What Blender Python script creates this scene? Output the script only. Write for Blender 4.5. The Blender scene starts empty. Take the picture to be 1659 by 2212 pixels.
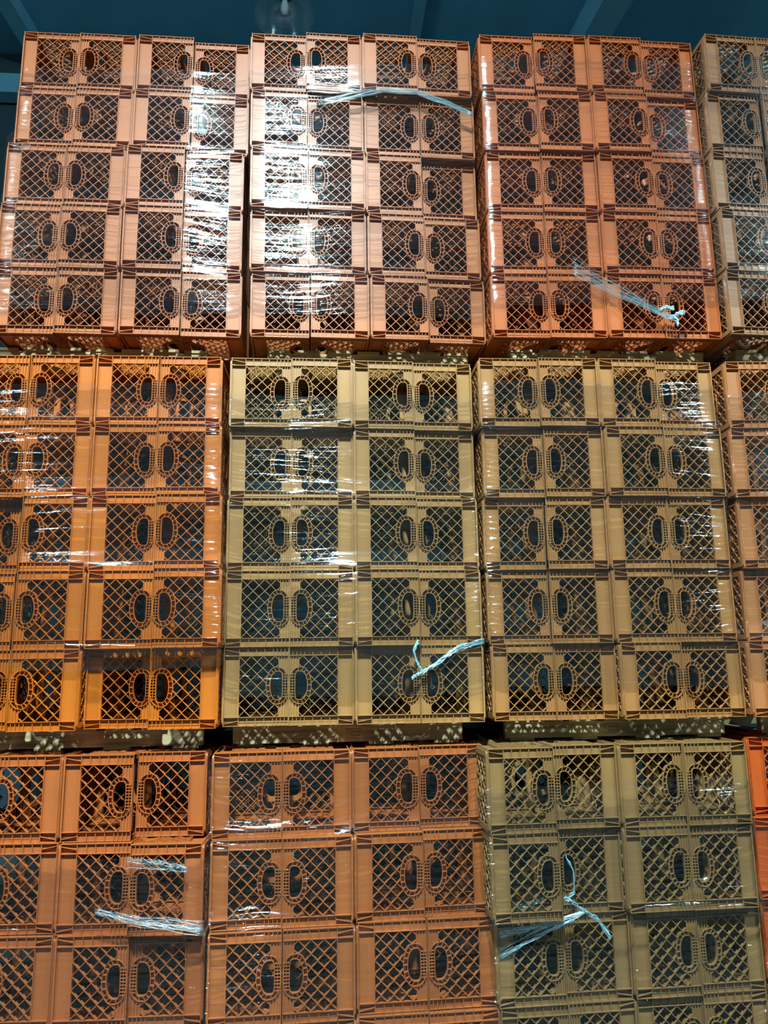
import bpy, math, random
import numpy as np
from mathutils import Matrix, Vector

random.seed(7)
rng = np.random.default_rng(11)
scene = bpy.context.scene
COL = scene.collection

# ------------------------------------------------------------------ camera
CAM_F = Vector((0.07499889, 0.97923032, 0.18836969))
CAM_R = Vector((0.99718330, -0.07379913, -0.01338483))
CAM_U = Vector((-0.00079469, -0.18884295, 0.98200697))
CAM_P = Vector((0.0, 0.0, 1.8054857))
cam_data = bpy.data.cameras.new('camera')
cam_data.sensor_fit = 'VERTICAL'
cam_data.sensor_height = 24.0
cam_data.sensor_width = 24.0
cam_data.lens = 24.0 * 1661.0 / 2212.0
cam_data.clip_start = 0.05
cam_data.clip_end = 100
cam = bpy.data.objects.new('camera', cam_data)
COL.objects.link(cam)
cam.matrix_world = Matrix(((CAM_R.x, CAM_U.x, -CAM_F.x, CAM_P.x),
                           (CAM_R.y, CAM_U.y, -CAM_F.y, CAM_P.y),
                           (CAM_R.z, CAM_U.z, -CAM_F.z, CAM_P.z),
                           (0, 0, 0, 1)))
scene.camera = cam

# ------------------------------------------------------------------ view, world, light
scene.view_settings.view_transform = 'Standard'
scene.view_settings.look = 'None'
scene.view_settings.gamma = 1.0
scene.view_settings.use_curve_mapping = False
scene.view_settings.exposure = 0.0

LAMP_COLOUR = (0.78, 0.98, 1.0)
LAMPS = [  # x, y, z, watts : the row of highbay lamps of the warehouse and its neighbours
    (-0.38, -0.60, 6.95, 4600.0),
    (-0.40, -8.0, 6.95, 450.0),
    (5.7, -0.75, 6.95, 2300.0),
    (-4.3, -0.75, 6.95, 1300.0),
]
UNLIT_LAMP = (-0.34, 5.42, 6.98)
CEILING_Z = 8.2
BACK_Y = 7.4

world = bpy.data.worlds.new('world')
scene.world = world
world.use_nodes = True
bg = world.node_tree.nodes['Background']
bg.inputs[0].default_value = (0.02, 0.10, 0.14, 1)
bg.inputs[1].default_value = 0.25

scene.cycles.max_bounces = 6
scene.cycles.diffuse_bounces = 2
scene.cycles.glossy_bounces = 3
scene.cycles.transmission_bounces = 4
scene.cycles.transparent_max_bounces = 12
scene.cycles.sample_clamp_indirect = 4.0
scene.cycles.use_denoising = True

for (lx, ly, lz, lw) in LAMPS:
    ld = bpy.data.lights.new('highbay_light', 'SPOT')
    ld.energy = lw
    ld.color = LAMP_COLOUR
    ld.spot_size = math.radians(160)
    ld.spot_blend = 1.0
    ld.shadow_soft_size = 0.13
    lo = bpy.data.objects.new('highbay_light', ld)
    lo.location = (lx, ly, lz)
    COL.objects.link(lo)
    pd = bpy.data.lights.new('highbay_uplight', 'POINT')      # what the clear dome lets out upwards
    pd.energy = lw * 0.10
    pd.color = LAMP_COLOUR
    pd.shadow_soft_size = 0.2
    po = bpy.data.objects.new('highbay_uplight', pd)
    po.location = (lx, ly, lz + 0.1)
    COL.objects.link(po)

# ------------------------------------------------------------------ measured places of the crates' front corners
CZ = 0.33            # crate width (it lies on its side, so this is its height here)
L = 0.2746           # crate height (lies across)
T = CZ
ROWS = {1: 4, 2: 5, 3: 5}
BASE = {1: 0.121, 2: 1.5355, 3: 3.3155}
FLOOR_Z = 0.121
PALLET_H = {2: 0.0945, 3: 0.130}
DATA = {
 '1A': [
  [None, (-1.3410, 3.3339, -0.0449), (-1.0484, 3.3165, -0.0334), (-0.7729, 3.3785, -0.0334)],
  [None, (-1.3283, 3.3215, -0.0452), (-1.0368, 3.2886, -0.0370), (-0.7560, 3.2427, -0.0379)],
  [None, (-1.3170, 3.2937, -0.0475), (-1.0263, 3.2748, -0.0417), (-0.7482, 3.2828, -0.0334)],
  [None, (-1.3170, 3.2937, -0.0475), (-1.0263, 3.2748, -0.0417), (-0.7482, 3.2828, -0.0334)],
 ],
 '1B': [
  [(-0.4528, 3.2832, 0.0394), (-0.1767, 3.3042, 0.0417), (0.1136, 3.3389, 0.0443), (0.3936, 3.3865, 0.0424)],
  [(-0.4470, 3.2617, 0.0381), (-0.1708, 3.2680, 0.0406), (0.1213, 3.2974, 0.0469), (0.3981, 3.3409, 0.0445)],
  [(-0.4439, 3.2347, 0.0321), (-0.1654, 3.2456, 0.0413), (0.1274, 3.2971, 0.0365), (0.4050, 3.3087, 0.0434)],
  [(-0.4445, 3.2563, 0.0237), (-0.1643, 3.2506, 0.0351), (0.1264, 3.2748, 0.0367), (0.4026, 3.2792, 0.0392)],
 ],
 '1C': [
  [(0.6564, 3.2146, 0.0419), (0.9429, 3.2857, 0.0396), (1.2322, 3.2809, 0.0409), (1.5076, 3.2769, 0.0322)],
  [(0.6615, 3.2155, 0.0466), (0.9429, 3.3019, 0.0497), (1.2316, 3.2804, 0.0430), (1.5070, 3.2888, 0.0318)],
  [(0.6811, 3.2872, 0.0439), (0.9589, 3.3141, 0.0385), (1.2478, 3.3137, 0.0309), (1.5301, 3.3338, 0.0489)],
  [(0.6878, 3.2915, 0.0474), (0.9631, 3.3059, 0.0409), (1.2526, 3.3320, 0.0360), (1.5303, 3.3360, 0.0429)],
 ],
 '1D': [
  [(1.8785, 3.4332, -0.0707)],
  [(1.8478, 3.3920, -0.0698)],
  [(1.8582, 3.4131, -0.0733)],
  [(1.8658, 3.4307, -0.0746)],
 ],
 '2A': [
  [(-1.6171, 3.4110, -0.0133), (-1.3313, 3.3974, -0.0065), (-1.0365, 3.3924, -0.0093), (-0.7577, 3.3932, -0.0103)],
  [(-1.6039, 3.4033, -0.0116), (-1.3225, 3.3887, -0.0084), (-1.0281, 3.3750, -0.0112), (-0.7489, 3.3583, -0.0111)],
  [(-1.6220, 3.4542, -0.0057), (-1.3064, 3.3598, -0.0067), (-1.0152, 3.3522, -0.0119), (-0.7340, 3.3192, -0.0111)],
  [(-1.6222, 3.4443, -0.0025), (-1.3026, 3.3468, -0.0056), (-1.0080, 3.3436, -0.0139), (-0.7190, 3.2596, -0.0157)],
  [(-1.6001, 3.4040, -0.0045), (-1.3002, 3.3447, -0.0050), (-1.0111, 3.4145, -0.0162), (-0.7302, 3.3261, -0.0125)],
 ],
 '2B': [
  [(-0.4350, 3.3949, 0.0206), (-0.1582, 3.3858, 0.0246), (0.1314, 3.4066, 0.0198), (0.4086, 3.4263, 0.0247)],
  [(-0.4325, 3.4268, 0.0205), (-0.1560, 3.4302, 0.0207), (0.1330, 3.4149, 0.0195), (0.4106, 3.4450, 0.0258)],
  [(-0.4328, 3.3964, 0.0176), (-0.1567, 3.3790, 0.0192), (0.1326, 3.3789, 0.0201), (0.4100, 3.4079, 0.0255)],
  [(-0.4316, 3.3829, 0.0197), (-0.1561, 3.3682, 0.0197), (0.1332, 3.3419, 0.0204), (0.4093, 3.3853, 0.0221)],
  [(-0.4346, 3.3909, 0.0203), (-0.1589, 3.3872, 0.0202), (0.1312, 3.3773, 0.0204), (0.4081, 3.3783, 0.0189)],
 ],
 '2C': [
  [(0.7132, 3.3524, -0.0038), (0.9894, 3.3362, -0.0019), (1.2785, 3.3350, -0.0027), (1.5624, 3.3624, 0.0103)],
  [(0.7258, 3.3821, -0.0046), (1.0021, 3.3573, -0.0026), (1.2917, 3.3357, -0.0010), (1.5714, 3.3480, 0.0111)],
  [(0.7198, 3.4020, -0.0056), (0.9961, 3.3671, -0.0033), (1.2852, 3.3572, -0.0034), (1.5642, 3.3618, 0.0070)],
  [(0.7256, 3.4123, -0.0013), (1.0018, 3.3828, 0.0005), (1.2909, 3.3626, -0.0018), (1.5706, 3.3763, 0.0091)],
  [(0.7335, 3.4082, -0.0004), (1.0098, 3.4039, 0.0018), (1.2989, 3.3598, -0.0053), (1.5868, 3.3949, 0.0046)],
 ],
 '2D': [
  [(1.9038, 3.3490, -0.0453)],
  [(1.9013, 3.3580, -0.0509)],
  [(1.9181, 3.3802, -0.0544)],
  [(1.9218, 3.4139, -0.0582)],
  [(1.8842, 3.3568, -0.0575)],
 ],
 '3A': [
  [(-1.5284, 3.4979, 0.0078), (-1.2495, 3.4908, 0.0115), (-0.9546, 3.4840, 0.0134), (-0.6784, 3.5196, 0.0118)],
  [(-1.5262, 3.4839, 0.0054), (-1.2478, 3.4719, 0.0138), (-0.9541, 3.4630, 0.0129), (-0.6769, 3.5029, 0.0177)],
  [(-1.5454, 3.4629, 0.0116), (-1.2667, 3.4614, 0.0132), (-0.9701, 3.4432, 0.0140), (-0.6922, 3.4771, 0.0212)],
  [(-1.5465, 3.4510, 0.0085), (-1.2652, 3.4416, 0.0195), (-0.9663, 3.4318, 0.0151), (-0.6907, 3.4595, 0.0146)],
  [(-1.5429, 3.4564, 0.0078), (-1.2616, 3.4462, 0.0216), (-0.9647, 3.4427, 0.0165), (-0.6856, 3.4571, 0.0248)],
 ],
 '3B': [
  [(-0.3798, 3.4406, 0.0123), (-0.1024, 3.4198, 0.0179), (0.1881, 3.4069, 0.0162), (0.4651, 3.4262, 0.0191)],
  [(-0.3721, 3.4347, 0.0129), (-0.0940, 3.4500, 0.0207), (0.1991, 3.4582, 0.0175), (0.4784, 3.4603, 0.0291)],
  [(-0.3656, 3.4185, 0.0150), (-0.0874, 3.4249, 0.0172), (0.2019, 3.4471, 0.0166), (0.4828, 3.4974, 0.0294)],
  [(-0.3628, 3.4372, 0.0209), (-0.0859, 3.4392, 0.0243), (0.2086, 3.4443, 0.0177), (0.4880, 3.4721, 0.0292)],
  [(-0.3558, 3.4496, 0.0205), (-0.0733, 3.4433, 0.0256), (0.2197, 3.4446, 0.0260), (0.5019, 3.4835, 0.0318)],
 ],
 '3C': [
  [(0.7849, 3.3809, 0.0034), (1.0605, 3.3577, -0.0072), (1.3509, 3.3524, -0.0032), (1.6309, 3.3696, 0.0078)],
  [(0.7951, 3.3862, -0.0079), (1.0709, 3.3653, -0.0073), (1.3600, 3.3542, -0.0071), (1.6429, 3.3896, -0.0030)],
  [(0.7987, 3.3987, -0.0136), (1.0752, 3.3848, -0.0108), (1.3681, 3.3676, -0.0087), (1.6476, 3.3838, 0.0032)],
  [(0.7992, 3.4032, -0.0140), (1.0758, 3.3924, -0.0109), (1.3659, 3.3744, -0.0095), (1.6423, 3.3782, -0.0070)],
  [(0.8020, 3.4053, -0.0100), (1.0777, 3.3941, -0.0095), (1.3668, 3.3832, -0.0096), (1.6447, 3.3833, -0.0055)],
 ],
 '3D': [
  [(1.9514, 3.3063, 0.0347), (2.2279, 3.3141, 0.0347)],
  [(1.9393, 3.3255, 0.0300), (2.2279, 3.3141, 0.0347)],
  [(1.9371, 3.3261, 0.0359), (2.2279, 3.3141, 0.0347)],
  [(1.9433, 3.3118, 0.0375), (2.2279, 3.3141, 0.0347)],
  [(1.9399, 3.3183, 0.0388), (2.2279, 3.3141, 0.0347)],
 ],
}

# ------------------------------------------------------------------ helpers
class MB:
    """collects boxes, bars and rings, builds one mesh"""
    def __init__(self):
        self.v = []; self.f = []
    def quad8(self, p):          # p: 8 points, bottom ring 0-3, top ring 4-7
        n = len(self.v)
        self.v += [tuple(map(float, q)) for q in p]
        for a in ((0, 3, 2, 1), (4, 5, 6, 7), (0, 1, 5, 4), (1, 2, 6, 5), (2, 3, 7, 6), (3, 0, 4, 7)):
            self.f.append(tuple(n + i for i in a))
    def box(self, x0, x1, y0, y1, z0, z1):
        self.quad8([(x0, y0, z0), (x1, y0, z0), (x1, y1, z0), (x0, y1, z0),
                    (x0, y0, z1), (x1, y0, z1), (x1, y1, z1), (x0, y1, z1)])
    def bar(self, a, b, w, d0, d1):
        """in-plane bar from a to b (u,v), width w, between depths d0 and d1"""
        a = np.array(a, float); b = np.array(b, float)
        t = b - a; l = np.hypot(*t)
        if l < 1e-6: return
        n = np.array([-t[1], t[0]]) / l * w / 2
        c = [a - n, b - n, b + n, a + n]
        self.quad8([(q[0], q[1], d0) for q in c] + [(q[0], q[1], d1) for q in c])
    def ring(self, inner, outer, d0, d1, closed=True):
        n = len(self.v); k = len(inner)
        for d in (d0, d1):
            for q in inner: self.v.append((q[0], q[1], d))
            for q in outer: self.v.append((q[0], q[1], d))
        I0, O0, I1, O1 = n, n + k, n + 2 * k, n + 3 * k
        for i in range(k if closed else k - 1):
            j = (i + 1) % k
            self.f += [(I0 + i, I0 + j, O0 + j, O0 + i), (I1 + i, O1 + i, O1 + j, I1 + j),
                       (O0 + i, O0 + j, O1 + j, O1 + i), (I0 + i, I1 + i, I1 + j, I0 + j)]
    def lathe(self, prof, n=32, cx=0, cy=0):
        s = len(self.v)
        for (r, z) in prof:
            for i in range(n):
                a = 2 * math.pi * i / n
                self.v.append((cx + r * math.cos(a), cy + r * math.sin(a), z))
        for k in range(len(prof) - 1):
            for i in range(n):
                j = (i + 1) % n
                self.f.append((s + k * n + i, s + k * n + j, s + (k + 1) * n + j, s + (k + 1) * n + i))
    def tube(self, pts, rads, n=8):
        pts = [Vector(p) for p in pts]
        s = len(self.v)
        up = Vector((0, 1, 0.1)).normalized()
        for i, p in enumerate(pts):
            t = (pts[min(i + 1, len(pts) - 1)] - pts[max(i - 1, 0)])
            if t.length < 1e-9: t = Vector((1, 0, 0))
            t.normalize()
            a = t.cross(up); a = a.normalized() if a.length > 1e-5 else Vector((1, 0, 0))
            b = a.cross(t)
            r = rads[i] if hasattr(rads, '__len__') else rads
            for k in range(n):
                th = 2 * math.pi * k / n
                q = p + (a * math.cos(th) + b * math.sin(th)) * r
                self.v.append(tuple(q))
        for i in range(len(pts) - 1):
            for k in range(n):
                j = (k + 1) % n
                self.f.append((s + i * n + k, s + i * n + j, s + (i + 1) * n + j, s + (i + 1) * n + k))
        self.f.append(tuple(s + k for k in range(n))[::-1])
        self.f.append(tuple(s + (len(pts) - 1) * n + k for k in range(n)))
    def mapped(self, fn):
        m = MB(); m.v = [tuple(fn(*q)) for q in self.v]; m.f = list(self.f); return m
    def mesh(self, name, smooth=False):
        me = bpy.data.meshes.new(name)
        me.from_pydata(self.v, [], self.f)
        me.update()
        import bmesh
        bm = bmesh.new(); bm.from_mesh(me)
        bmesh.ops.recalc_face_normals(bm, faces=bm.faces)
        bm.to_mesh(me); bm.free()
        if smooth:
            me.polygons.foreach_set('use_smooth', [True] * len(me.polygons))
        return me

def link(name, me, mat=None, parent=None):
    o = bpy.data.objects.new(name, me)
    if mat is not None and me is not None and len(me.materials) == 0:
        me.materials.append(mat)
    COL.objects.link(o)
    if parent is not None: o.parent = parent
    return o

def tag(o, label=None, cat=None, group=None, kind=None):
    if label: o['label'] = label
    if cat: o['category'] = cat
    if group: o['group'] = group
    if kind: o['kind'] = kind
    return o

def copy_tree(o, parent=None):
    c = o.copy(); COL.objects.link(c)
    if parent is not None: c.parent = parent
    for ch in KIDS.get(o.name, ()):
        copy_tree(ch, c)
    return c
KIDS = {}

# ------------------------------------------------------------------ materials
def new_mat(name):
    m = bpy.data.materials.new(name); m.use_nodes = True
    nt = m.node_tree
    return m, nt, nt.nodes['Principled BSDF']

def srgb(r, g, b):
    f = lambda c: (c / 255 / 12.92) if c / 255 <= 0.04045 else ((c / 255 + 0.055) / 1.055) ** 2.4
    return (f(r), f(g), f(b), 1.0)

def mat_plastic():
    m, nt, b = new_mat('crate_plastic')
    N, K = nt.nodes, nt.links
    oi = N.new('ShaderNodeObjectInfo')
    tc = N.new('ShaderNodeTexCoord')
    no = N.new('ShaderNodeTexNoise'); no.inputs['Scale'].default_value = 9; no.inputs['Detail'].default_value = 4
    K.new(tc.outputs['Object'], no.inputs['Vector'])
    mr = N.new('ShaderNodeMapRange'); mr.inputs[1].default_value = 0.3; mr.inputs[2].default_value = 0.7
    mr.inputs[3].default_value = 0.92; mr.inputs[4].default_value = 1.06
    K.new(no.outputs['Fac'], mr.inputs[0])
    mx = N.new('ShaderNodeMix'); mx.data_type = 'RGBA'; mx.blend_type = 'MULTIPLY'; mx.inputs[0].default_value = 1
    K.new(oi.outputs['Color'], mx.inputs[6]); K.new(mr.outputs[0], mx.inputs[7])
    K.new(mx.outputs[2], b.inputs['Base Color'])
    b.inputs['Roughness'].default_value = 0.42
    b.inputs['Specular IOR Level'].default_value = 0.4
    n2 = N.new('ShaderNodeTexNoise'); n2.inputs['Scale'].default_value = 420
    K.new(tc.outputs['Object'], n2.inputs['Vector'])
    bp = N.new('ShaderNodeBump'); bp.inputs['Strength'].default_value = 0.06; bp.inputs['Distance'].default_value = 0.002
    K.new(n2.outputs['Fac'], bp.inputs['Height']); K.new(bp.outputs[0], b.inputs['Normal'])
    return m

def mat_film(name='stretch_film', veil=0.011, gloss=0.017, rough=0.05):
    m = bpy.data.materials.new(name); m.use_nodes = True
    nt = m.node_tree; N, K = nt.nodes, nt.links
    for n in list(N): N.remove(n)
    out = N.new('ShaderNodeOutputMaterial')
    tr = N.new('ShaderNodeBsdfTransparent'); tr.inputs[0].default_value = (0.97, 0.985, 0.99, 1)
    gl = N.new('ShaderNodeBsdfGlossy'); gl.inputs['Color'].default_value = (0.9, 0.97, 1, 1)
    gl.inputs['Roughness'].default_value = rough
    df = N.new('ShaderNodeBsdfDiffuse'); df.inputs[0].default_value = (0.40, 0.86, 1.0, 1)
    tl = N.new('ShaderNodeBsdfTranslucent'); tl.inputs[0].default_value = (0.45, 0.88, 1.0, 1)
    m0 = N.new('ShaderNodeMixShader'); m0.inputs[0].default_value = 0.35
    K.new(df.outputs[0], m0.inputs[1]); K.new(tl.outputs[0], m0.inputs[2])
    tc = N.new('ShaderNodeTexCoord')
    mp = N.new('ShaderNodeMapping'); mp.inputs['Scale'].default_value = (5, 5, 130)
    no = N.new('ShaderNodeTexNoise'); no.inputs['Scale'].default_value = 1.0; no.inputs['Detail'].default_value = 5
    no.inputs['Distortion'].default_value = 0.6
    K.new(tc.outputs['Object'], mp.inputs[0]); K.new(mp.outputs[0], no.inputs['Vector'])
    bp = N.new('ShaderNodeBump'); bp.inputs['Strength'].default_value = 0.28; bp.inputs['Distance'].default_value = 0.004
    K.new(no.outputs['Fac'], bp.inputs['Height']); K.new(bp.outputs[0], gl.inputs['Normal'])
    # creases gather a little more plastic
    mr = N.new('ShaderNodeMapRange'); mr.inputs[1].default_value = 0.5; mr.inputs[2].default_value = 0.75
    mr.inputs[3].default_value = veil; mr.inputs[4].default_value = veil * 2.6
    K.new(no.outputs['Fac'], mr.inputs[0])
    m1 = N.new('ShaderNodeMixShader'); K.new(mr.outputs[0], m1.inputs[0])
    K.new(tr.outputs[0], m1.inputs[1]); K.new(m0.outputs[0], m1.inputs[2])
    lw = N.new('ShaderNodeLayerWeight'); lw.inputs[0].default_value = 0.35
    ma = N.new('ShaderNodeMapRange'); ma.inputs[3].default_value = gloss; ma.inputs[4].default_value = 0.30
    K.new(lw.outputs['Fresnel'], ma.inputs[0])
    m2 = N.new('ShaderNodeMixShader'); K.new(ma.outputs[0], m2.inputs[0])
    K.new(m1.outputs[0], m2.inputs[1]); K.new(gl.outputs[0], m2.inputs[2])
    K.new(m2.outputs[0], out.inputs[0])
    return m

def mat_wood():
    m, nt, b = new_mat('pallet_wood')
    N, K = nt.nodes, nt.links
    tc = N.new('ShaderNodeTexCoord')
    mp = N.new('ShaderNodeMapping'); mp.inputs['Scale'].default_value = (1.5, 12, 26)
    no = N.new('ShaderNodeTexNoise'); no.inputs['Scale'].default_value = 2.4; no.inputs['Detail'].default_value = 8
    no.inputs['Distortion'].default_value = 1.2
    K.new(tc.outputs['Object'], mp.inputs[0]); K.new(mp.outputs[0], no.inputs['Vector'])
    cr = N.new('ShaderNodeValToRGB')
    cr.color_ramp.elements[0].position = 0.3; cr.color_ramp.elements[0].color = srgb(150, 132, 92)
    cr.color_ramp.elements[1].position = 0.72; cr.color_ramp.elements[1].color = srgb(198, 182, 138)
    K.new(no.outputs['Fac'], cr.inputs[0]); K.new(cr.outputs[0], b.inputs['Base Color'])
    b.inputs['Roughness'].default_value = 0.8
    bp = N.new('ShaderNodeBump'); bp.inputs['Strength'].default_value = 0.3; bp.inputs['Distance'].default_value = 0.004
    K.new(no.outputs['Fac'], bp.inputs['Height']); K.new(bp.outputs[0], b.inputs['Normal'])
    return m

def mat_flat(name, col, rough=0.7, noise=0.12, scale=3.0, metallic=0.0):
    m, nt, b = new_mat(name)
    N, K = nt.nodes, nt.links
    tc = N.new('ShaderNodeTexCoord')
    no = N.new('ShaderNodeTexNoise'); no.inputs['Scale'].default_value = scale; no.inputs['Detail'].default_value = 5
    K.new(tc.outputs['Object'], no.inputs['Vector'])
    cr = N.new('ShaderNodeValToRGB')
    a = tuple(c * (1 - noise) for c in col[:3]) + (1,)
    c2 = tuple(min(1, c * (1 + noise)) for c in col[:3]) + (1,)
    cr.color_ramp.elements[0].position = 0.3; cr.color_ramp.elements[0].color = a
    cr.color_ramp.elements[1].position = 0.7; cr.color_ramp.elements[1].color = c2
    K.new(no.outputs['Fac'], cr.inputs[0]); K.new(cr.outputs[0], b.inputs['Base Color'])
    b.inputs['Roughness'].default_value = rough
    b.inputs['Metallic'].default_value = metallic
    return m

PLASTIC = mat_plastic()
FILMS_BY_TIER = {1: mat_film('stretch_film_a', 0.005, 0.034, 0.05), 2: mat_film('stretch_film_b', 0.008, 0.030, 0.05), 3: mat_film('stretch_film_c', 0.006, 0.016, 0.05)}
TAIL = mat_film('gathered_film', veil=0.55, gloss=0.3, rough=0.25)
WOOD = mat_wood()
TEAL = mat_flat('painted_ceiling', srgb(80, 158, 190), 0.75, 0.06)
TEAL_BEAM = mat_flat('painted_steel', srgb(96, 168, 196), 0.6, 0.06)
TEAL_DARK = mat_flat('painted_wall', srgb(36, 66, 78), 0.8, 0.1)
FLOORM = mat_flat('concrete', srgb(70, 72, 70), 0.6, 0.15)
INK = mat_flat('stamp_ink', srgb(38, 34, 30), 0.8, 0.05)
ALU = mat_flat('lamp_metal', srgb(120, 130, 135), 0.45, 0.05, metallic=0.6)

# ------------------------------------------------------------------ the room
def struct(name, mb, mat, label=None):
    o = link(name, mb.mesh(name), mat); o['kind'] = 'structure'
    return o
mb = MB(); mb.box(-10, 10, -14, BACK_Y, FLOOR_Z - 0.1, FLOOR_Z); struct('floor', mb, FLOORM)
mb = MB(); mb.box(-10, 10, -14, BACK_Y, CEILING_Z, CEILING_Z + 0.1); struct('ceiling', mb, TEAL)
mb = MB(); mb.box(-10.1, 10.1, BACK_Y, BACK_Y + 0.15, FLOOR_Z, CEILING_Z); struct('wall_back', mb, TEAL_DARK)
mb = MB(); mb.box(-10.15, -10, -14, BACK_Y, FLOOR_Z, CEILING_Z); struct('wall_left', mb, TEAL_DARK)
mb = MB(); mb.box(10, 10.15, -14, BACK_Y, FLOOR_Z, CEILING_Z); struct('wall_right', mb, TEAL_DARK)
mb = MB(); mb.box(-10.1, 10.1, -14.15, -14, FLOOR_Z, CEILING_Z); struct('wall_front', mb, TEAL_DARK)

# ------------------------------------------------------------------ milk crate
FT = 0.0025                       # wall of a rib
POCKET = 0.017                    # the panel lies this far behind the outer faces
HC = (0.2200, 0.167)              # handle centre
def handle_curve(ax_l, ax_r, b, n=36, ex=2.0, exr=2.6, cu=None):
    cu = HC[0] if cu is None else cu
    out = []
    for i in range(n):
        t = 2 * math.pi * i / n
        c, s = math.cos(t), math.sin(t)
        e = exr if c > 0 else ex
        x = math.copysign(abs(c) ** (2 / e), c) * (ax_r if c > 0 else ax_l)
        y = math.copysign(abs(s) ** (2 / e), s) * b
        out.append((cu + x, HC[1] + y))
    return out
HCI = 0.2265                      # the opening's straight side lies towards the mouth
OUT_A = (0.0425, 0.0525, 0.079)
IN_A = (0.0300, 0.0205, 0.0590)
def inside_outer(u, v, grow=0.0):
    du, dv = u - HC[0], v - HC[1]
    a = (OUT_A[1] if du > 0 else OUT_A[0]) + grow
    e = 2.6 if du > 0 else 2.0
    return (abs(du) / a) ** e + (abs(dv) / (OUT_A[2] + grow)) ** e < 1

U_FLAT = 0.064                    # plain strip next to the crate's bottom
U_WEB = 0.232                     # ribbed strip next to the mouth
V0, V1 = 0.0385, T - 0.0385
def build_panel(rim=True):
    """one side of the crate: plain strip, ribbed bands, ribbed mouth strip, diamond lattice"""
    m = MB(); P = POCKET
    # plain strip (web) and its edge ribs
    m.box(0.002, U_FLAT, V0 - 0.004, V1 + 0.004, 0.0125, 0.0125 + FT)
    m.box(0, FT, *((0, T) if rim else (0.0115, T - 0.0115)), 0.0, P + FT)
    m.box(U_FLAT - 0.001, U_FLAT + 0.0015, V0 - 0.002, V1 + 0.002, 0.002, P + FT)
    m.box(0.0065, 0.0080, V0, V1, 0.0095, 0.0125)
    # the two corner bands: pocketed corner, then a ribbed shallower channel
    W = 0.0115
    for (va, vb, flip) in ((0.0, V0, False), (V1, T, True)):
        if not rim:      # the neighbouring sides carry the outer flanges of the corners
            va, vb = max(va, W), min(vb, T - W)
        m.box(0, U_FLAT, va, vb, P, P + FT)
        m.box(U_FLAT, L, va, vb, W, W + FT)
        if not flip:
            m.box(0, L, V0 - FT, V0, 0.0, P + FT)
            if rim: m.box(0, L, 0.0, FT, 0.003, P + FT)
        else:
            m.box(0, L, V1, V1 + FT, 0.0, P + FT)
            if rim: m.box(0, L, T - FT, T, 0.003, P + FT)
        us = [U_FLAT, 0.100, 0.136, 0.172, 0.208, 0.2245, 0.241, 0.2575, L - FT]
        for u in us:
            m.box(u - FT / 2 if u < L - 0.01 else u, u + FT / 2 if u < L - 0.01 else L, va, vb, 0.003, P + FT)
        # wedge shaped gusset in the corner by the bottom
        if not rim:
            continue
        if not flip:
            m.bar((0.002, 0.0105), (U_FLAT, 0.0225), 0.0024, 0.0025, P)
        else:
            m.bar((0.002, T - 0.0105), (U_FLAT, T - 0.0225), 0.0024, 0.0025, P)
    # ribbed strip by the mouth, cut out round the handle
    n = 14
    for i in range(n):
        ua = U_WEB - 0.0 + (L - U_WEB) * i / n; ub = U_WEB + (L - U_WEB) * (i + 1) / n
        um = (ua + ub) / 2
        h = 0.0
        for k in range(200):
            if inside_outer(um, HC[1] + k * 0.0005): h = k * 0.0005
        m.box(ua, ub, V0 - 0.002, HC[1] - h, 0.010, 0.010 + FT)
        m.box(ua, ub, HC[1] + h, V1 + 0.002, 0.010, 0.010 + FT)
    for u in (U_WEB, 0.2440, 0.2560, 0.2675):
        h = 0.0
        for k in range(200):
            if inside_outer(u, HC[1] + k * 0.0005): h = k * 0.0005
        m.box(u - FT / 2, u + FT / 2, V0, HC[1] - h, 0.003, 0.010)
        m.box(u - FT / 2, u + FT / 2, HC[1] + h, V1, 0.003, 0.010)
    m.box(L - FT, L, *((0, T) if rim else (W, T - W)), 0.0, P + FT)
    # diamond lattice
    pit = (V1 - V0) / 5.0
    cu = U_FLAT
    umax = U_WEB
    for s in (1, -1):
        for k in range(-6, 12):
            # line through (U_FLAT, v0) with slope s
            v0 = V0 + k * pit
            run = None; N = 400
            for i in range(N + 1):
                u = cu + (umax - cu) * i / N
                v = v0 + s * (u - cu) * 1.0
                ok = (V0 <= v <= V1) and not inside_outer(u, v, -0.001)
                if ok and run is None: run = (u, v)
                if (not ok or i == N) and run is not None:
                    # the rib is deep towards the foot of each diamond and shallow towards its head
                    q = pit / 4
                    ua, ub = run[0], u
                    j0 = int(math.floor((ua - cu) / q + 1e-6)); j1 = int(math.ceil((ub - cu) / q - 1e-6))
                    for j in range(j0, j1):
                        a_ = max(ua, cu + j * q); b_ = min(ub, cu + (j + 1) * q)
                        if b_ - a_ < 1e-5: continue
                        deep = (j % 2 == 0) == (s == 1)
                        m.bar((a_, v0 + s * (a_ - cu)), (b_, v0 + s * (b_ - cu)), 0.0027,
                              0.0015 if s == 1 else 0.002, (P + 0.001) if deep else 0.009)
                    run = None
    return m

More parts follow.
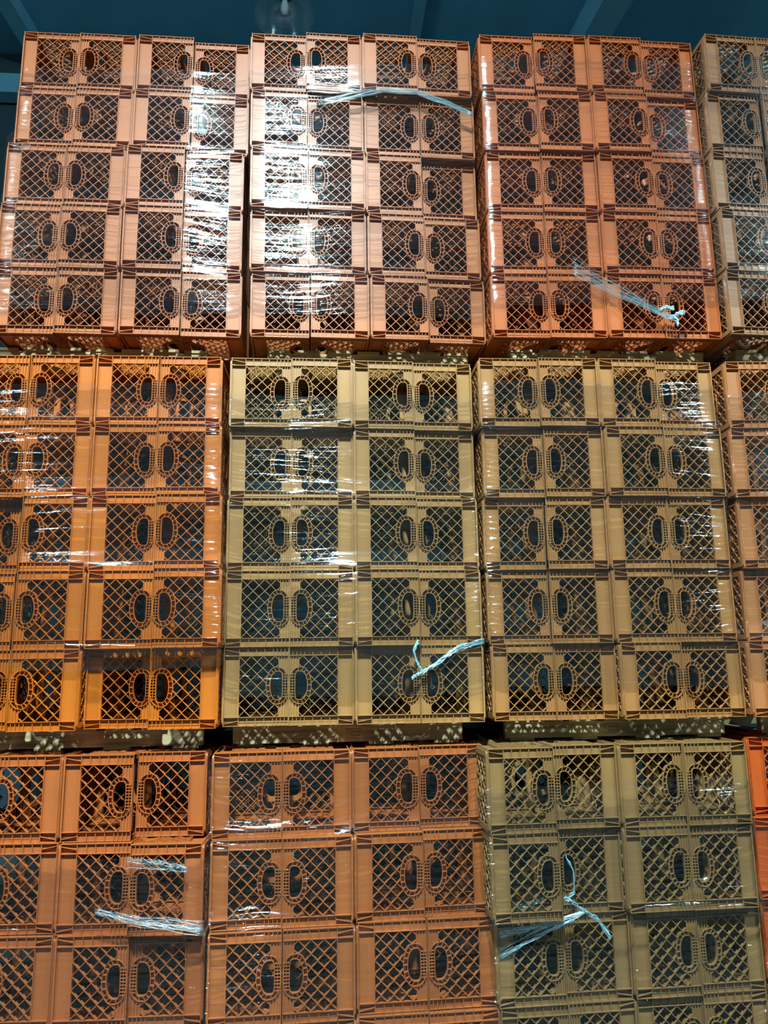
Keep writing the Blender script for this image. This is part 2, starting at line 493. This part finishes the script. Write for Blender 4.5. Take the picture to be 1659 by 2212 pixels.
def build_handle():
    m = MB(); P = POCKET
    oo = handle_curve(*OUT_A); oi = handle_curve(OUT_A[0] - FT, OUT_A[1] - FT, OUT_A[2] - FT)
    io = handle_curve(IN_A[0] + FT, IN_A[1] + FT, IN_A[2] + FT, ex=2.2, exr=4.5, cu=HCI)
    ii = handle_curve(IN_A[0], IN_A[1], IN_A[2], ex=2.2, exr=4.5, cu=HCI)
    m.ring(oi, oo, 0.0, P + FT)
    m.ring(ii, io, 0.0, P - 0.001)
    m.ring(io, oi, P, P + FT)
    for i in range(0, 36):
        c = math.cos(2 * math.pi * i / 36)
        if c < 0.35 and i % 2 == 0:
            m.bar(io[i], oi[i], 0.0022, 0.0008, P)
    for k in range(-4, 5):              # the grip's rungs beside the mouth
        v = HC[1] + k * 0.0118
        m.bar((HCI + IN_A[1] + FT, v), (HC[0] + OUT_A[1] - FT + 0.0012, v), 0.0022, 0.0008, P)
    m.box(0.2590, 0.2610, HC[1] - 0.052, HC[1] + 0.052, 0.0008, P)
    return m

def build_base():
    """bottom of the crate: framed lattice standing a few millimetres proud (a, y, z plane)"""
    m = MB(); F = 0.0070            # foot height
    i0, w = 0.007, 0.024
    lo, hi = i0, T - i0
    # rounded frame as an octagonal-profile ring, coordinates (v1, v2, a)
    def rr(inset, r, n=5):
        pts = []
        for (cx, cy, a0) in ((T - inset - r, T - inset - r, 0), (inset + r, T - inset - r, 90), (inset + r, inset + r, 180), (T - inset - r, inset + r, 270)):
            for k in range(n):
                a = math.radians(a0 + 90 * k / (n - 1)); pts.append((cx + r * math.cos(a), cy + r * math.sin(a)))
        return pts
    m.ring(rr(i0 + w, 0.004), rr(i0 + 0.0025, 0.014), -F, 0.003)
    m.ring(rr(i0 + w, 0.004), rr(i0, 0.016), -F + 0.0025, 0.003)
    m.ring(rr(0.02, 0.004), rr(0.001, 0.006), -0.0005, 0.003)
    a, b = lo + w, hi - w
    pit = (b - a) / 5
    for s in (1, -1):
        for k in range(-6, 12):
            v0 = a + k * pit
            run = None; N = 200
            for i in range(N + 1):
                u = a + (b - a) * i / N; v = v0 + s * (u - a)
                ok = a <= v <= b
                if ok and run is None: run = (u, v)
                if (not ok or i == N) and run is not None:
                    m.bar(run, (u, v), 0.003, -F + 0.002, 0.004); run = None
    for k in range(1, 5):
        m.bar((a, a + k * pit), (b, a + k * pit), 0.003, -F + 0.003, 0.003)
    m.ring(rr(T / 2 - 0.045, 0.02), rr(T / 2 - 0.052, 0.024), -F + 0.001, 0.004)
    return m

panel, panel_rimless, handle, base_mb = build_panel(), build_panel(False), build_handle(), build_base()
# crate frame: x along the crate's own height, y depth into the stack, z up; origin at the middle of the underside
def place(mbx, k, flip):
    """panel (u, v, d) to crate coordinates; k: 0 front, 1 top, 2 back, 3 underside"""
    def fn(u, v, d):
        x = u - L / 2
        y, z = -T / 2 + d, v - T / 2
        for _ in range(k): y, z = -z, y          # quarter turns about the crate's axis
        if flip: x = -x
        return x, y, z + T / 2
    return mbx.mapped(fn)
def place_base(flip):
    def fn(p, q, a):
        x = a - L / 2
        if flip: x = -x
        return x, p - T / 2, q
    return base_mb.mapped(fn)

def make_crate(flip):
    e = bpy.data.objects.new('milk_crate', None); COL.objects.link(e)
    e.empty_display_size = 0.05
    kids = []
    for k in range(4):
        p = link('side_panel', place(panel if k % 2 == 0 else panel_rimless, k, flip).mesh('side_panel'), PLASTIC, e)
        h = link('handle', place(handle, k, flip).mesh('handle'), PLASTIC, p)
        KIDS[p.name] = [h]; kids.append(p)
    kids.append(link('base_grid', place_base(flip).mesh('base_grid'), PLASTIC, e))
    KIDS[e.name] = kids
    return e

PROTO = {False: make_crate(False), True: make_crate(True)}
USED = {False: False, True: False}

COLOURS = {  # sRGB of the moulded plastic of each load
    '3A': (172, 100, 56), '3B': (172, 102, 58), '3C': (172, 92, 46), '3D': (146, 100, 64),
    '2A': (182, 98, 26), '2B': (162, 120, 70), '2C': (160, 111, 62), '2D': (168, 108, 64),
    '1A': (172, 94, 46), '1B': (172, 97, 46), '1C': (136, 104, 62), '1D': (184, 80, 28)}
CNAME = {'3A': 'pale orange', '3B': 'pale orange', '3C': 'terracotta', '3D': 'dull brown', '2A': 'bright orange', '2B': 'sand yellow',
         '2C': 'tan', '2D': 'brownish orange', '1A': 'rust orange', '1B': 'rust orange', '1C': 'olive brown', '1D': 'red orange'}
LOADPOS = {'A': 'leftmost', 'B': 'second', 'C': 'third', 'D': 'rightmost'}
TIERN = {1: 'bottom', 2: 'middle', 3: 'top'}
ORD = ['first', 'second', 'third', 'fourth', 'fifth']

def set_colour(o, c):
    o.color = c
    for ch in o.children: set_colour(ch, c)

FRONT = {}    # crate boxes per load for the film
for key, rows in DATA.items():
    tier, pal = int(key[0]), key[1]
    base_c = srgb(*COLOURS[key])
    for r, row in enumerate(rows):
        z = BASE[tier] + (ROWS[tier] - 1 - r) * CZ
        cols = [c for c, q in enumerate(row) if q is not None]
        for c in cols:
            x, y, yaw = row[c]
            flip = (c % 2 == 1)
            if not USED[flip]:
                o = PROTO[flip]; USED[flip] = True
            else:
                o = copy_tree(PROTO[flip])
            ca, sa = math.cos(yaw), math.sin(yaw)
            o.location = (x + ca * L / 2 - sa * T / 2, y + sa * L / 2 + ca * T / 2, z)
            o.rotation_euler = (0, 0, yaw)
            g = 1 + random.uniform(-0.05, 0.05)
            set_colour(o, tuple(v * g for v in base_c[:3]) + (1,))
            n = cols.index(c)
            rowname = 'top row' if r == 0 else ('lowest row' if r == 4 else ORD[r] + ' row')
            side = 'handle at right' if not flip else 'handle at left'
            if len(cols) == 1:
                lab = '%s milk crate in %s of the %s tier, %s load' % (CNAME[key], rowname, TIERN[tier], LOADPOS[pal])
            else:
                lab = '%s milk crate, %s, %s column, of the %s tier\'s %s load' % (CNAME[key], rowname, ORD[n], TIERN[tier], LOADPOS[pal])
            tag(o, lab, 'crate', 'milk crates of the %s tier, %s load' % (TIERN[tier], LOADPOS[pal]))
            FRONT.setdefault(key, []).append((r, c, x, y, yaw, z))

# the ranks of crates behind the front ones, glimpsed only through the lattices
def behind_crates():
    proto = {}
    for fl in (False, True):
        mm = MB()
        for part in [place(panel, 0, fl), place(panel_rimless, 1, fl), place(panel_rimless, 3, fl), place_base(fl)]:
            n = len(mm.v); mm.v += part.v; mm.f += [tuple(n + i for i in f) for f in part.f]
        proto[fl] = (np.array(mm.v), mm.f)
    for key, lst in FRONT.items():
        lst = list(lst)
        if key == '1A':     # the load goes on to the left, outside the photo
            lst += [(r, 0, x - L - 0.002, y + 0.012 - T, yaw, z) for (r, c, x, y, yaw, z) in lst if c == 1] + \
                   [(r, 1, x - 2 * L - 0.02, y + 0.02 - T, yaw, z) for (r, c, x, y, yaw, z) in lst if c == 1]
        V = []; Fc = []; n = 0
        for (r, c, x, y, yaw, z) in lst:
            pv, pf = proto[c % 2 == 1]
            for rank in (1, 2):
                ca, sa = math.cos(yaw), math.sin(yaw)
                dy = rank * (T + 0.004)
                ox = x + ca * L / 2 - sa * T / 2; oy = y + sa * L / 2 + ca * T / 2 + dy + 0.006
                V.append(np.column_stack((ox + pv[:, 0] * ca - pv[:, 1] * sa, oy + pv[:, 0] * sa + pv[:, 1] * ca, z + pv[:, 2])))
                Fc.append(np.array(pf) + n); n += len(pv)
        V = np.concatenate(V); Fc = np.concatenate(Fc)
        me = bpy.data.meshes.new('stacked_crates')
        me.vertices.add(len(V)); me.vertices.foreach_set('co', V.ravel())
        me.loops.add(Fc.size); me.loops.foreach_set('vertex_index', Fc.ravel().astype(np.int32))
        me.polygons.add(len(Fc)); me.polygons.foreach_set('loop_start', np.arange(0, Fc.size, 4, dtype=np.int32))
        me.update(calc_edges=True)
        o = link('stacked_crates', me, PLASTIC)
        o.color = srgb(*COLOURS[key])
        tag(o, 'further ranks of crates dimly behind the %s crates of the %s tier\'s %s load' % (CNAME[key], TIERN[int(key[0])], LOADPOS[key[1]]),
            'crates', None, 'stuff')
behind_crates()

# ------------------------------------------------------------------ pallets
def pallet(tier, key, x0, x1, y, label):
    h = PALLET_H[tier]; z1 = BASE[tier]; z0 = z1 - h
    e = bpy.data.objects.new('wooden_pallet', None); COL.objects.link(e)
    e.location = ((x0 + x1) / 2, y + 0.5, z0)
    w = (x1 - x0) / 2
    db, bb = 0.014, 0.012
    for yy in (-0.5, -0.02, 0.46):
        m = MB(); m.box(-w, w, yy, yy + 0.038, bb, h - db)
        s = link('stringer', m.mesh('stringer'), WOOD, e)
        if yy == -0.5: front = s
    for i in range(7):
        xa = -w + 0.0 + i * (2 * w - 0.11) / 6
        m = MB(); m.box(xa, xa + 0.11, -0.507 - 0.004 * (i % 3), 0.505, h - db, h - 0.0006); link('deck_board', m.mesh('deck_board'), WOOD, e)
    for i in range(4):
        xa = -w + 0.02 + i * (2 * w - 0.15) / 3
        m = MB(); m.box(xa, xa + 0.11, -0.502, 0.502, 0.0006, bb); link('bottom_board', m.mesh('bottom_board'), WOOD, e)
    tag(e, label, 'pallet', 'wooden pallets between the tiers')
    return e, front, w, h
STAMP_X = {'2A': -0.1, '2B': 0.02, '2C': -0.02, '3C': 0.2}
PALLETS = [
    (2, '2A', -1.546, -0.530, 3.50), (2, '2B', -0.404, 0.605, 3.51), (2, '2C', 0.798, 1.812, 3.505), (2, '2D', 1.985, 2.99, 3.50),
    (3, '3A', -1.60, -0.588, 3.64), (3, '3B', -0.291, 0.712, 3.62), (3, '3C', 0.915, 1.91, 3.56), (3, '3D', 2.06, 3.06, 3.52)]
for (tier, key, x0, x1, y) in PALLETS:
    e, front, w, h = pallet(tier, key, x0, x1, y, 'wooden pallet under the %s crates of the %s tier\'s %s load' % (CNAME[key], TIERN[tier], LOADPOS[key[1]]))
    if key in STAMP_X:
        sx = STAMP_X[key]; m = MB()
        zc = h / 2; yf = -0.5 - 0.0006
        def st(xa, xb, za, zb): m.box(sx + xa, sx + xb, yf, yf + 0.0012, zc + za, zc + zb)
        if key != '2A':
            st(-0.03, 0.03, 0.019, 0.0205); st(-0.03, 0.03, -0.0205, -0.019); st(-0.03, -0.0285, -0.02, 0.02); st(0.0285, 0.03, -0.02, 0.02)
            st(-0.012, -0.011, -0.02, 0.02)
        else:
            for i in range(9):
                st(-0.07 + i * 0.011, -0.063 + i * 0.011, 0.008, 0.011)
        for i in range(5):
            st(-0.007 + i * 0.007, -0.0045 + i * 0.007, 0.003, 0.012)
            st(-0.007 + i * 0.007, -0.002 + i * 0.007, -0.010, -0.0075)
        k = link('ink_stamp', m.mesh('ink_stamp'), INK, e); k['label'] = 'faded dark ink stamp on the front board'

# ------------------------------------------------------------------ stretch film
def vnoise(S, Z, cs, cz, seed):
    """smooth value noise with cell cs along the wrap and cz up the load"""
    r = np.random.default_rng(seed)
    g = r.uniform(-1, 1, (400, 400))
    a, b = S / cs + 57.3, Z / cz + 31.7
    i, j = np.floor(a).astype(int), np.floor(b).astype(int)
    fa, fb = a - i, b - j
    fa = fa * fa * (3 - 2 * fa); fb = fb * fb * (3 - 2 * fb)
    i %= 399; j %= 399
    return (g[i, j] * (1 - fa) + g[i + 1, j] * fa) * (1 - fb) + (g[i, j + 1] * (1 - fa) + g[i + 1, j + 1] * fa) * fb

def lower_hull(pts):
    pts = sorted(pts); h = []
    for p in pts:
        while len(h) >= 2 and (h[-1][0] - h[-2][0]) * (p[1] - h[-2][1]) - (h[-1][1] - h[-2][1]) * (p[0] - h[-2][0]) <= 0:
            h.pop()
        h.append(p)
    return h

FILM_OFF = 0.008
def film(key, z_lo, z_hi, seed, edge_slope=0.0, dz=0.0025):
    lst = FRONT[key]; tier = int(key[0])
    zs = np.arange(z_lo, z_hi, dz)
    rows = {}
    for (r, c, x, y, yaw, z) in lst: rows.setdefault(r, []).append((c, x, y, yaw, z))
    top = BASE[tier] + ROWS[tier] * CZ
    nf = 110
    # per row: left, right, hull sampled on nf points
    prof = {}
    for r, cr in rows.items():
        pts = []; xl = 1e9; xr = -1e9
        for (c, x, y, yaw, z) in cr:
            ca, sa = math.cos(yaw), math.sin(yaw)
            pts += [(x, y), (x + ca * L, y + sa * L)]
            xl = min(xl, x, x - sa * T); xr = max(xr, x + ca * L, x + ca * L - sa * T)
        if key == '1A': xl -= 2 * L + 0.03          # the load goes on outside the photo
        prof[r] = (xl - 0.004, xr + 0.004, lower_hull(pts))
    nz = len(zs)
    XL = np.empty(nz); XR = np.empty(nz); Y = np.empty((nz, nf))
    t = np.linspace(0, 1, nf)
    for k, z in enumerate(zs):
        r = int(np.clip(math.floor((top - z) / CZ), 0, max(rows)))
        xl, xr, h = prof[r]
        XL[k], XR[k] = xl, xr
        hx = [p[0] for p in h]; hy = [p[1] for p in h]
        Y[k] = np.interp(xl + (xr - xl) * t, hx, hy)
    # tension: pull to the outer envelope over a short height, then smooth
    w = int(0.05 / dz)
    def env(A, mode):
        B = A.copy()
        for s in range(-w, w + 1):
            sh = np.roll(A, s, axis=0)
            if s > 0: sh[:s] = A[:1]
            if s < 0: sh[s:] = A[-1:]
            B = mode(B, sh)
        return B
    def smooth(A):
        ker = np.hanning(2 * w + 3); ker /= ker.sum()
        P = np.concatenate([np.repeat(A[:1], w + 1, 0), A, np.repeat(A[-1:], w + 1, 0)])
        return np.stack([sum(ker[q] * P[k + q] for q in range(len(ker))) for k in range(len(A))])
    Y = smooth(env(Y, np.minimum)); XL = smooth(env(XL, np.minimum)); XR = smooth(env(XR, np.maximum))
    deep = 0.66
    verts = []; 
    grid = []
    for k in range(nz):
        xs = XL[k] + (XR[k] - XL[k]) * t
        ys = Y[k] - FILM_OFF
        edge = np.clip(1 - np.minimum(xs - xs[0], xs[-1] - xs) / 0.07, 0, 1)   # it rounds off towards the corners
        ys = ys + 0.0065 * edge ** 2
        a = [(XL[k] - 0.004, ys[0] + d) for d in np.linspace(deep, 0.03, 14)]
        ca = [(XL[k] - 0.004 + 0.012 * (1 - math.cos(q)), ys[0] + 0.012 * (1 - math.sin(q))) for q in np.linspace(0.1, math.pi / 2 - 0.1, 5)]
        cb = [(XR[k] + 0.004 - 0.012 * (1 - math.sin(q)), ys[-1] + 0.012 * (1 - math.cos(q))) for q in np.linspace(0.1, math.pi / 2 - 0.1, 5)]
        b = [(XR[k] + 0.004, ys[-1] + d) for d in np.linspace(0.03, deep, 14)]
        grid.append(a + ca + [(x, y) for x, y in zip(xs[2:-2], ys[2:-2])] + cb + b)
    G = np.array(grid)                     # nz, ns, 2
    d = np.diff(G, axis=1); seg = np.hypot(d[..., 0], d[..., 1]).mean(0)
    s = np.concatenate([[0], np.cumsum(seg)])
    S = np.tile(s, (nz, 1)); Z = np.tile(zs[:, None], (1, len(s)))
    tilt = 0.05 * vnoise(S, Z, 0.5, 0.35, seed + 9)
    Zt = Z + tilt
    amp = 0.55 + 0.9 * np.clip(vnoise(S, Z, 0.22, 0.16, seed + 5) + 0.1, 0, 1)
    D = (0.0008 * vnoise(S, Zt, 0.16, 0.0085, seed) + 0.0011 * vnoise(S, Zt, 0.30, 0.019, seed + 1) + 0.002 * vnoise(S, Zt, 0.45, 0.07, seed + 2)) * amp
    D += 0.0005 * vnoise(S, Zt, 0.10, 0.0055, seed + 3) * amp
    corner = np.minimum(abs(S - s[17]), abs(S - s[-18]))
    D *= 1 + 1.3 * np.exp(-corner / 0.06) * (1 if tier > 1 else 1.2)
    D *= {1: 2.8, 2: 1.9, 3: 1.5}[tier]
    D *= np.where((S < s[16]) | (S > s[-17]), 0.35, 1.0)
    tx = np.gradient(G[..., 0], axis=1); ty = np.gradient(G[..., 1], axis=1)
    ln = np.hypot(tx, ty) + 1e-9
    nx, ny = ty / ln, -tx / ln
    X = G[..., 0] + nx * (D + 0.001); YY = G[..., 1] + ny * (D + 0.001)
    sn = (S - s.mean()) / s[-1]
    ramp = np.clip((zs - z_hi + 0.35) / 0.35, 0, 1)[:, None]
    ramp2 = np.clip((z_lo + 0.25 - zs) / 0.25, 0, 1)[:, None]
    Z = Z + ramp * (edge_slope * sn * 0.3 + 0.03 * vnoise(S, Z * 0, 0.6, 1, seed + 21)) + ramp2 * 0.02 * vnoise(S, Z * 0, 0.5, 1, seed + 22)
    V = np.stack([X, YY, Z], -1).reshape(-1, 3)
    ns = len(s)
    idx = np.arange(nz * ns).reshape(nz, ns)
    F = np.stack([idx[:-1, :-1], idx[:-1, 1:], idx[1:, 1:], idx[1:, :-1]], -1).reshape(-1, 4)
    me = bpy.data.meshes.new('stretch_wrap')
    me.vertices.add(len(V)); me.vertices.foreach_set('co', V.ravel())
    me.loops.add(F.size); me.loops.foreach_set('vertex_index', F.ravel().astype(np.int32))
    me.polygons.add(len(F)); me.polygons.foreach_set('loop_start', np.arange(0, F.size, 4, dtype=np.int32))
    me.update(calc_edges=True)
    me.polygons.foreach_set('use_smooth', [True] * len(F))
    o = link('stretch_wrap', me, FILMS_BY_TIER[tier])
    tag(o, 'clear stretch film wrapped round the %s crates of the %s tier\'s %s load' % (CNAME[key], TIERN[tier], LOADPOS[key[1]]),
        'plastic film', 'clear stretch wraps round the loads')
    return o
T3, T2, T1 = BASE[3] + 5 * CZ, BASE[2] + 5 * CZ, BASE[1] + 4 * CZ
FILMS = [('3A', BASE[3] + 0.10, T3 - 0.20, 0.2), ('3B', BASE[3] + 0.11, T3 - 0.19, 0.0), ('3C', BASE[3] + 0.17, T3 - 0.12, 0.1), ('3D', BASE[3] + 0.16, T3 - 0.10, 0.0),
         ('2A', BASE[2] + 0.24, T2 - 0.14, 0.1), ('2B', BASE[2] + 0.13, T2 - 0.19, 0.0), ('2C', BASE[2] + 0.14, T2 - 0.12, 0.0), ('2D', BASE[2] + 0.16, T2 - 0.14, 0.0),
         ('1A', BASE[1] + 0.05, T1 - 0.36, 0.0), ('1B', BASE[1] + 0.05, T1 - 0.01, 0.0), ('1C', BASE[1] + 0.05, T1 - 0.14, 0.0), ('1D', BASE[1] + 0.05, T1 - 0.33, 0.0)]
for i, (key, lo, hi, es) in enumerate(FILMS):
    film(key, lo, hi, 100 + 37 * i, es)

# ------------------------------------------------------------------ twisted ends of the film
def on_front(px, py, y):
    """point at depth y seen in photo pixel (used once, to place the measured ends of the film)"""
    d = CAM_F + CAM_R * ((px - 829.5) / 1661.0) - CAM_U * ((py - 1106.0) / 1661.0)
    return CAM_P + d * (y / d.y)
def bundle(name, paths, y, label, strands=9, r=0.0016, spread=(0.03, 0.006), seed=0, mat=None):
    rr = random.Random(seed)
    m = MB()
    for path in paths:
        P = [on_front(a, b, y - c) for (a, b, c) in path]
        n = 26
        def at(t):
            q = t * (len(P) - 1); i = min(int(q), len(P) - 2); return P[i].lerp(P[i + 1], q - i)
        for sidx in range(strands):
            ph = rr.uniform(0, 6.28); o1 = rr.uniform(-1, 1); fr = rr.uniform(2, 6)
            pts = []; rad = []
            for k in range(n):
                t = k / (n - 1); w = spread[0] * (1 - t) + spread[1] * t
                p = at(t) + Vector((0, 0, 1)) * (o1 * w + 0.003 * math.sin(fr * 6 * t + ph)) + Vector((0, -1, 0)) * (0.004 * math.cos(fr * 4 * t + ph) + 0.004)
                p += Vector((rr.uniform(-1, 1), rr.uniform(-1, 1), rr.uniform(-1, 1))) * 0.0012
                pts.append(p); rad.append(r * rr.uniform(0.5, 1.5) * (0.7 + 0.6 * t))
            m.tube(pts, rad, 5)
    o = link(name, m.mesh(name, True), mat or TAIL)
    return tag(o, label, 'plastic film', 'twisted ends of the stretch film')
FOLD = mat_film('folded_film', veil=0.07, gloss=0.06, rough=0.2)
bundle('film_tail', [[(1235, 572, .01), (1310, 615, .02), (1380, 650, .03), (1440, 682, .04), (1462, 690, .05)], ], 3.37,
       'milky twisted end of film across the top tier\'s third load, low', 26, 0.0011, (0.055, 0.006), 3, FOLD)
bundle('film_knot', [[(1455, 684, .05), (1463, 678, .055), (1478, 676, .06)], [(1450, 682, .05), (1464, 693, .055), (1462, 702, .06)], [(1425, 670, .045), (1440, 664, .05), (1455, 668, .05)]], 3.37,
       'frayed knot of milky film hanging before an orange crate of the top tier', 7, 0.0026, (0.006, 0.009), 4)
bundle('film_tail', [[(1045, 1383, .01), (985, 1400, .03), (945, 1432, .04), (912, 1452, .05)]], 3.40,
       'pale blue twisted film end reaching across sand yellow crates from their right corner', 14, 0.0018, (0.012, 0.007), 5)
bundle('film_knot', [[(912, 1452, .05), (900, 1430, .055), (893, 1405, .06), (903, 1387, .06)], [(915, 1450, .05), (900, 1458, .055), (890, 1465, .06)]], 3.40,
       'pale blue frayed film knot in front of the handles of a sand yellow crate', 8, 0.0026, (0.006, 0.008), 6)
bundle('film_tail', [[(1078, 2062, .0), (1150, 2022, .02), (1230, 1985, .03), (1262, 1968, .035)], [(1076, 2015, .0), (1150, 2000, .015), (1262, 1968, .035)], [(1076, 1978, .0), (1130, 1958, .015), (1175, 1942, .02)]], 3.30,
       'bright gathered film end slanting across olive brown crates of the bottom tier', 12, 0.0011, (0.02, 0.005), 7)
bundle('film_knot', [[(1262, 1968, .035), (1290, 1985, .04), (1318, 2025, .045)], [(1262, 1968, .035), (1232, 1945, .04), (1218, 1940, .04)], [(1222, 1850, .02), (1238, 1880, .025), (1240, 1925, .03), (1222, 1945, .03)]], 3.30,
       'crumpled bright film knot over the handles of an olive brown crate', 8, 0.0016, (0.007, 0.01), 8)
bundle('film_fold', [[(205, 1968, .0), (300, 1990, .012), (440, 2004, .012)]], 3.215,
       'shiny stretched crease of film below the handles of rust orange crates, lower left', 22, 0.0009, (0.010, 0.030), 12, FOLD)
bundle('film_fold', [[(272, 1862, .012), (340, 1866, .014), (405, 1876, .012)]], 3.215,
       'short shiny crease of film above the handle of a rust orange crate', 14, 0.0009, (0.022, 0.014), 13, FOLD)
bundle('film_edge', [[(690, 222, .01), (760, 208, .015), (830, 195, .015), (900, 200, .015), (960, 222, .012), (1020, 248, .01)]], 3.42,
       'bluish bunched upper edge of film arching across the second load of the top tier', 22, 0.0012, (0.016, 0.012), 9, FOLD)

# ------------------------------------------------------------------ ceiling steel and the unlit lamp
def beam(name, a, b, w, h, label):
    m = MB()
    a, b = Vector(a), Vector(b); t = (b - a).normalized(); s = Vector((-t.y, t.x, 0)) * w / 2
    c = [a - s, b - s, b + s, a + s]
    m.quad8([tuple(q - Vector((0, 0, h))) for q in c] + [tuple(q) for q in c])
    o = link(name, m.mesh(name), TEAL_BEAM); o['kind'] = 'structure'
    return o
beam('trim_1', (3.2, 2.0, CEILING_Z), (2.6, BACK_Y, CEILING_Z), 0.28, 0.30, '')
beam('trim_2', (1.0, 2.0, CEILING_Z), (0.9, BACK_Y, CEILING_Z), 0.10, 0.12, '')
beam('trim_3', (-3.6, 2.0, CEILING_Z), (-3.0, BACK_Y, CEILING_Z), 0.16, 0.16, '')
beam('trim_4', (-9, BACK_Y - 0.12, CEILING_Z - 0.4), (9, BACK_Y - 0.12, CEILING_Z - 0.4), 0.16, 0.22, '')

def highbay(x, y, z, lit, label):
    e = bpy.data.objects.new('highbay_lamp', None); COL.objects.link(e); e.location = (x, y, z)
    m = MB(); m.lathe([(0.0, 0.36), (0.07, 0.36), (0.085, 0.34), (0.085, 0.20), (0.07, 0.17), (0.0, 0.17)], 28)
    link('ballast_housing', m.mesh('ballast_housing', True), ALU, e)
    m = MB(); m.lathe([(0.07, 0.18), (0.14, 0.15), (0.2, 0.08), (0.235, 0.0), (0.25, -0.03), (0.252, -0.036), (0.246, -0.036), (0.23, 0.0), (0.195, 0.08), (0.135, 0.145), (0.07, 0.172)], 48)
    link('reflector', m.mesh('reflector', True), DOME, e)
    m = MB(); m.lathe([(0.0, -0.02), (0.022, -0.012), (0.034, 0.02), (0.034, 0.06), (0.02, 0.12), (0.02, 0.17), (0.0, 0.17)], 20)
    link('bulb', m.mesh('bulb', True), BULB_ON if lit else BULB, e)
    m = MB(); m.tube([(0, 0, 0.36), (0, 0, CEILING_Z - z)], 0.012, 10)
    link('hanging_rod', m.mesh('hanging_rod'), ALU, e)
    return tag(e, label, 'lamp', 'highbay lamps under the ceiling')
DOME = mat_film('acrylic_dome', veil=0.06, gloss=0.16, rough=0.12)
BULB, nt, b = new_mat('bulb_glass'); b.inputs['Base Color'].default_value = (0.5, 0.65, 0.7, 1); b.inputs['Roughness'].default_value = 0.15
BULB_ON, nt, b = new_mat('lit_bulb'); b.inputs['Emission Color'].default_value = (0.86, 1, 1, 1); b.inputs['Emission Strength'].default_value = 30
highbay(*UNLIT_LAMP, False, 'unlit round highbay lamp with clear dome under the ceiling behind the stacks')
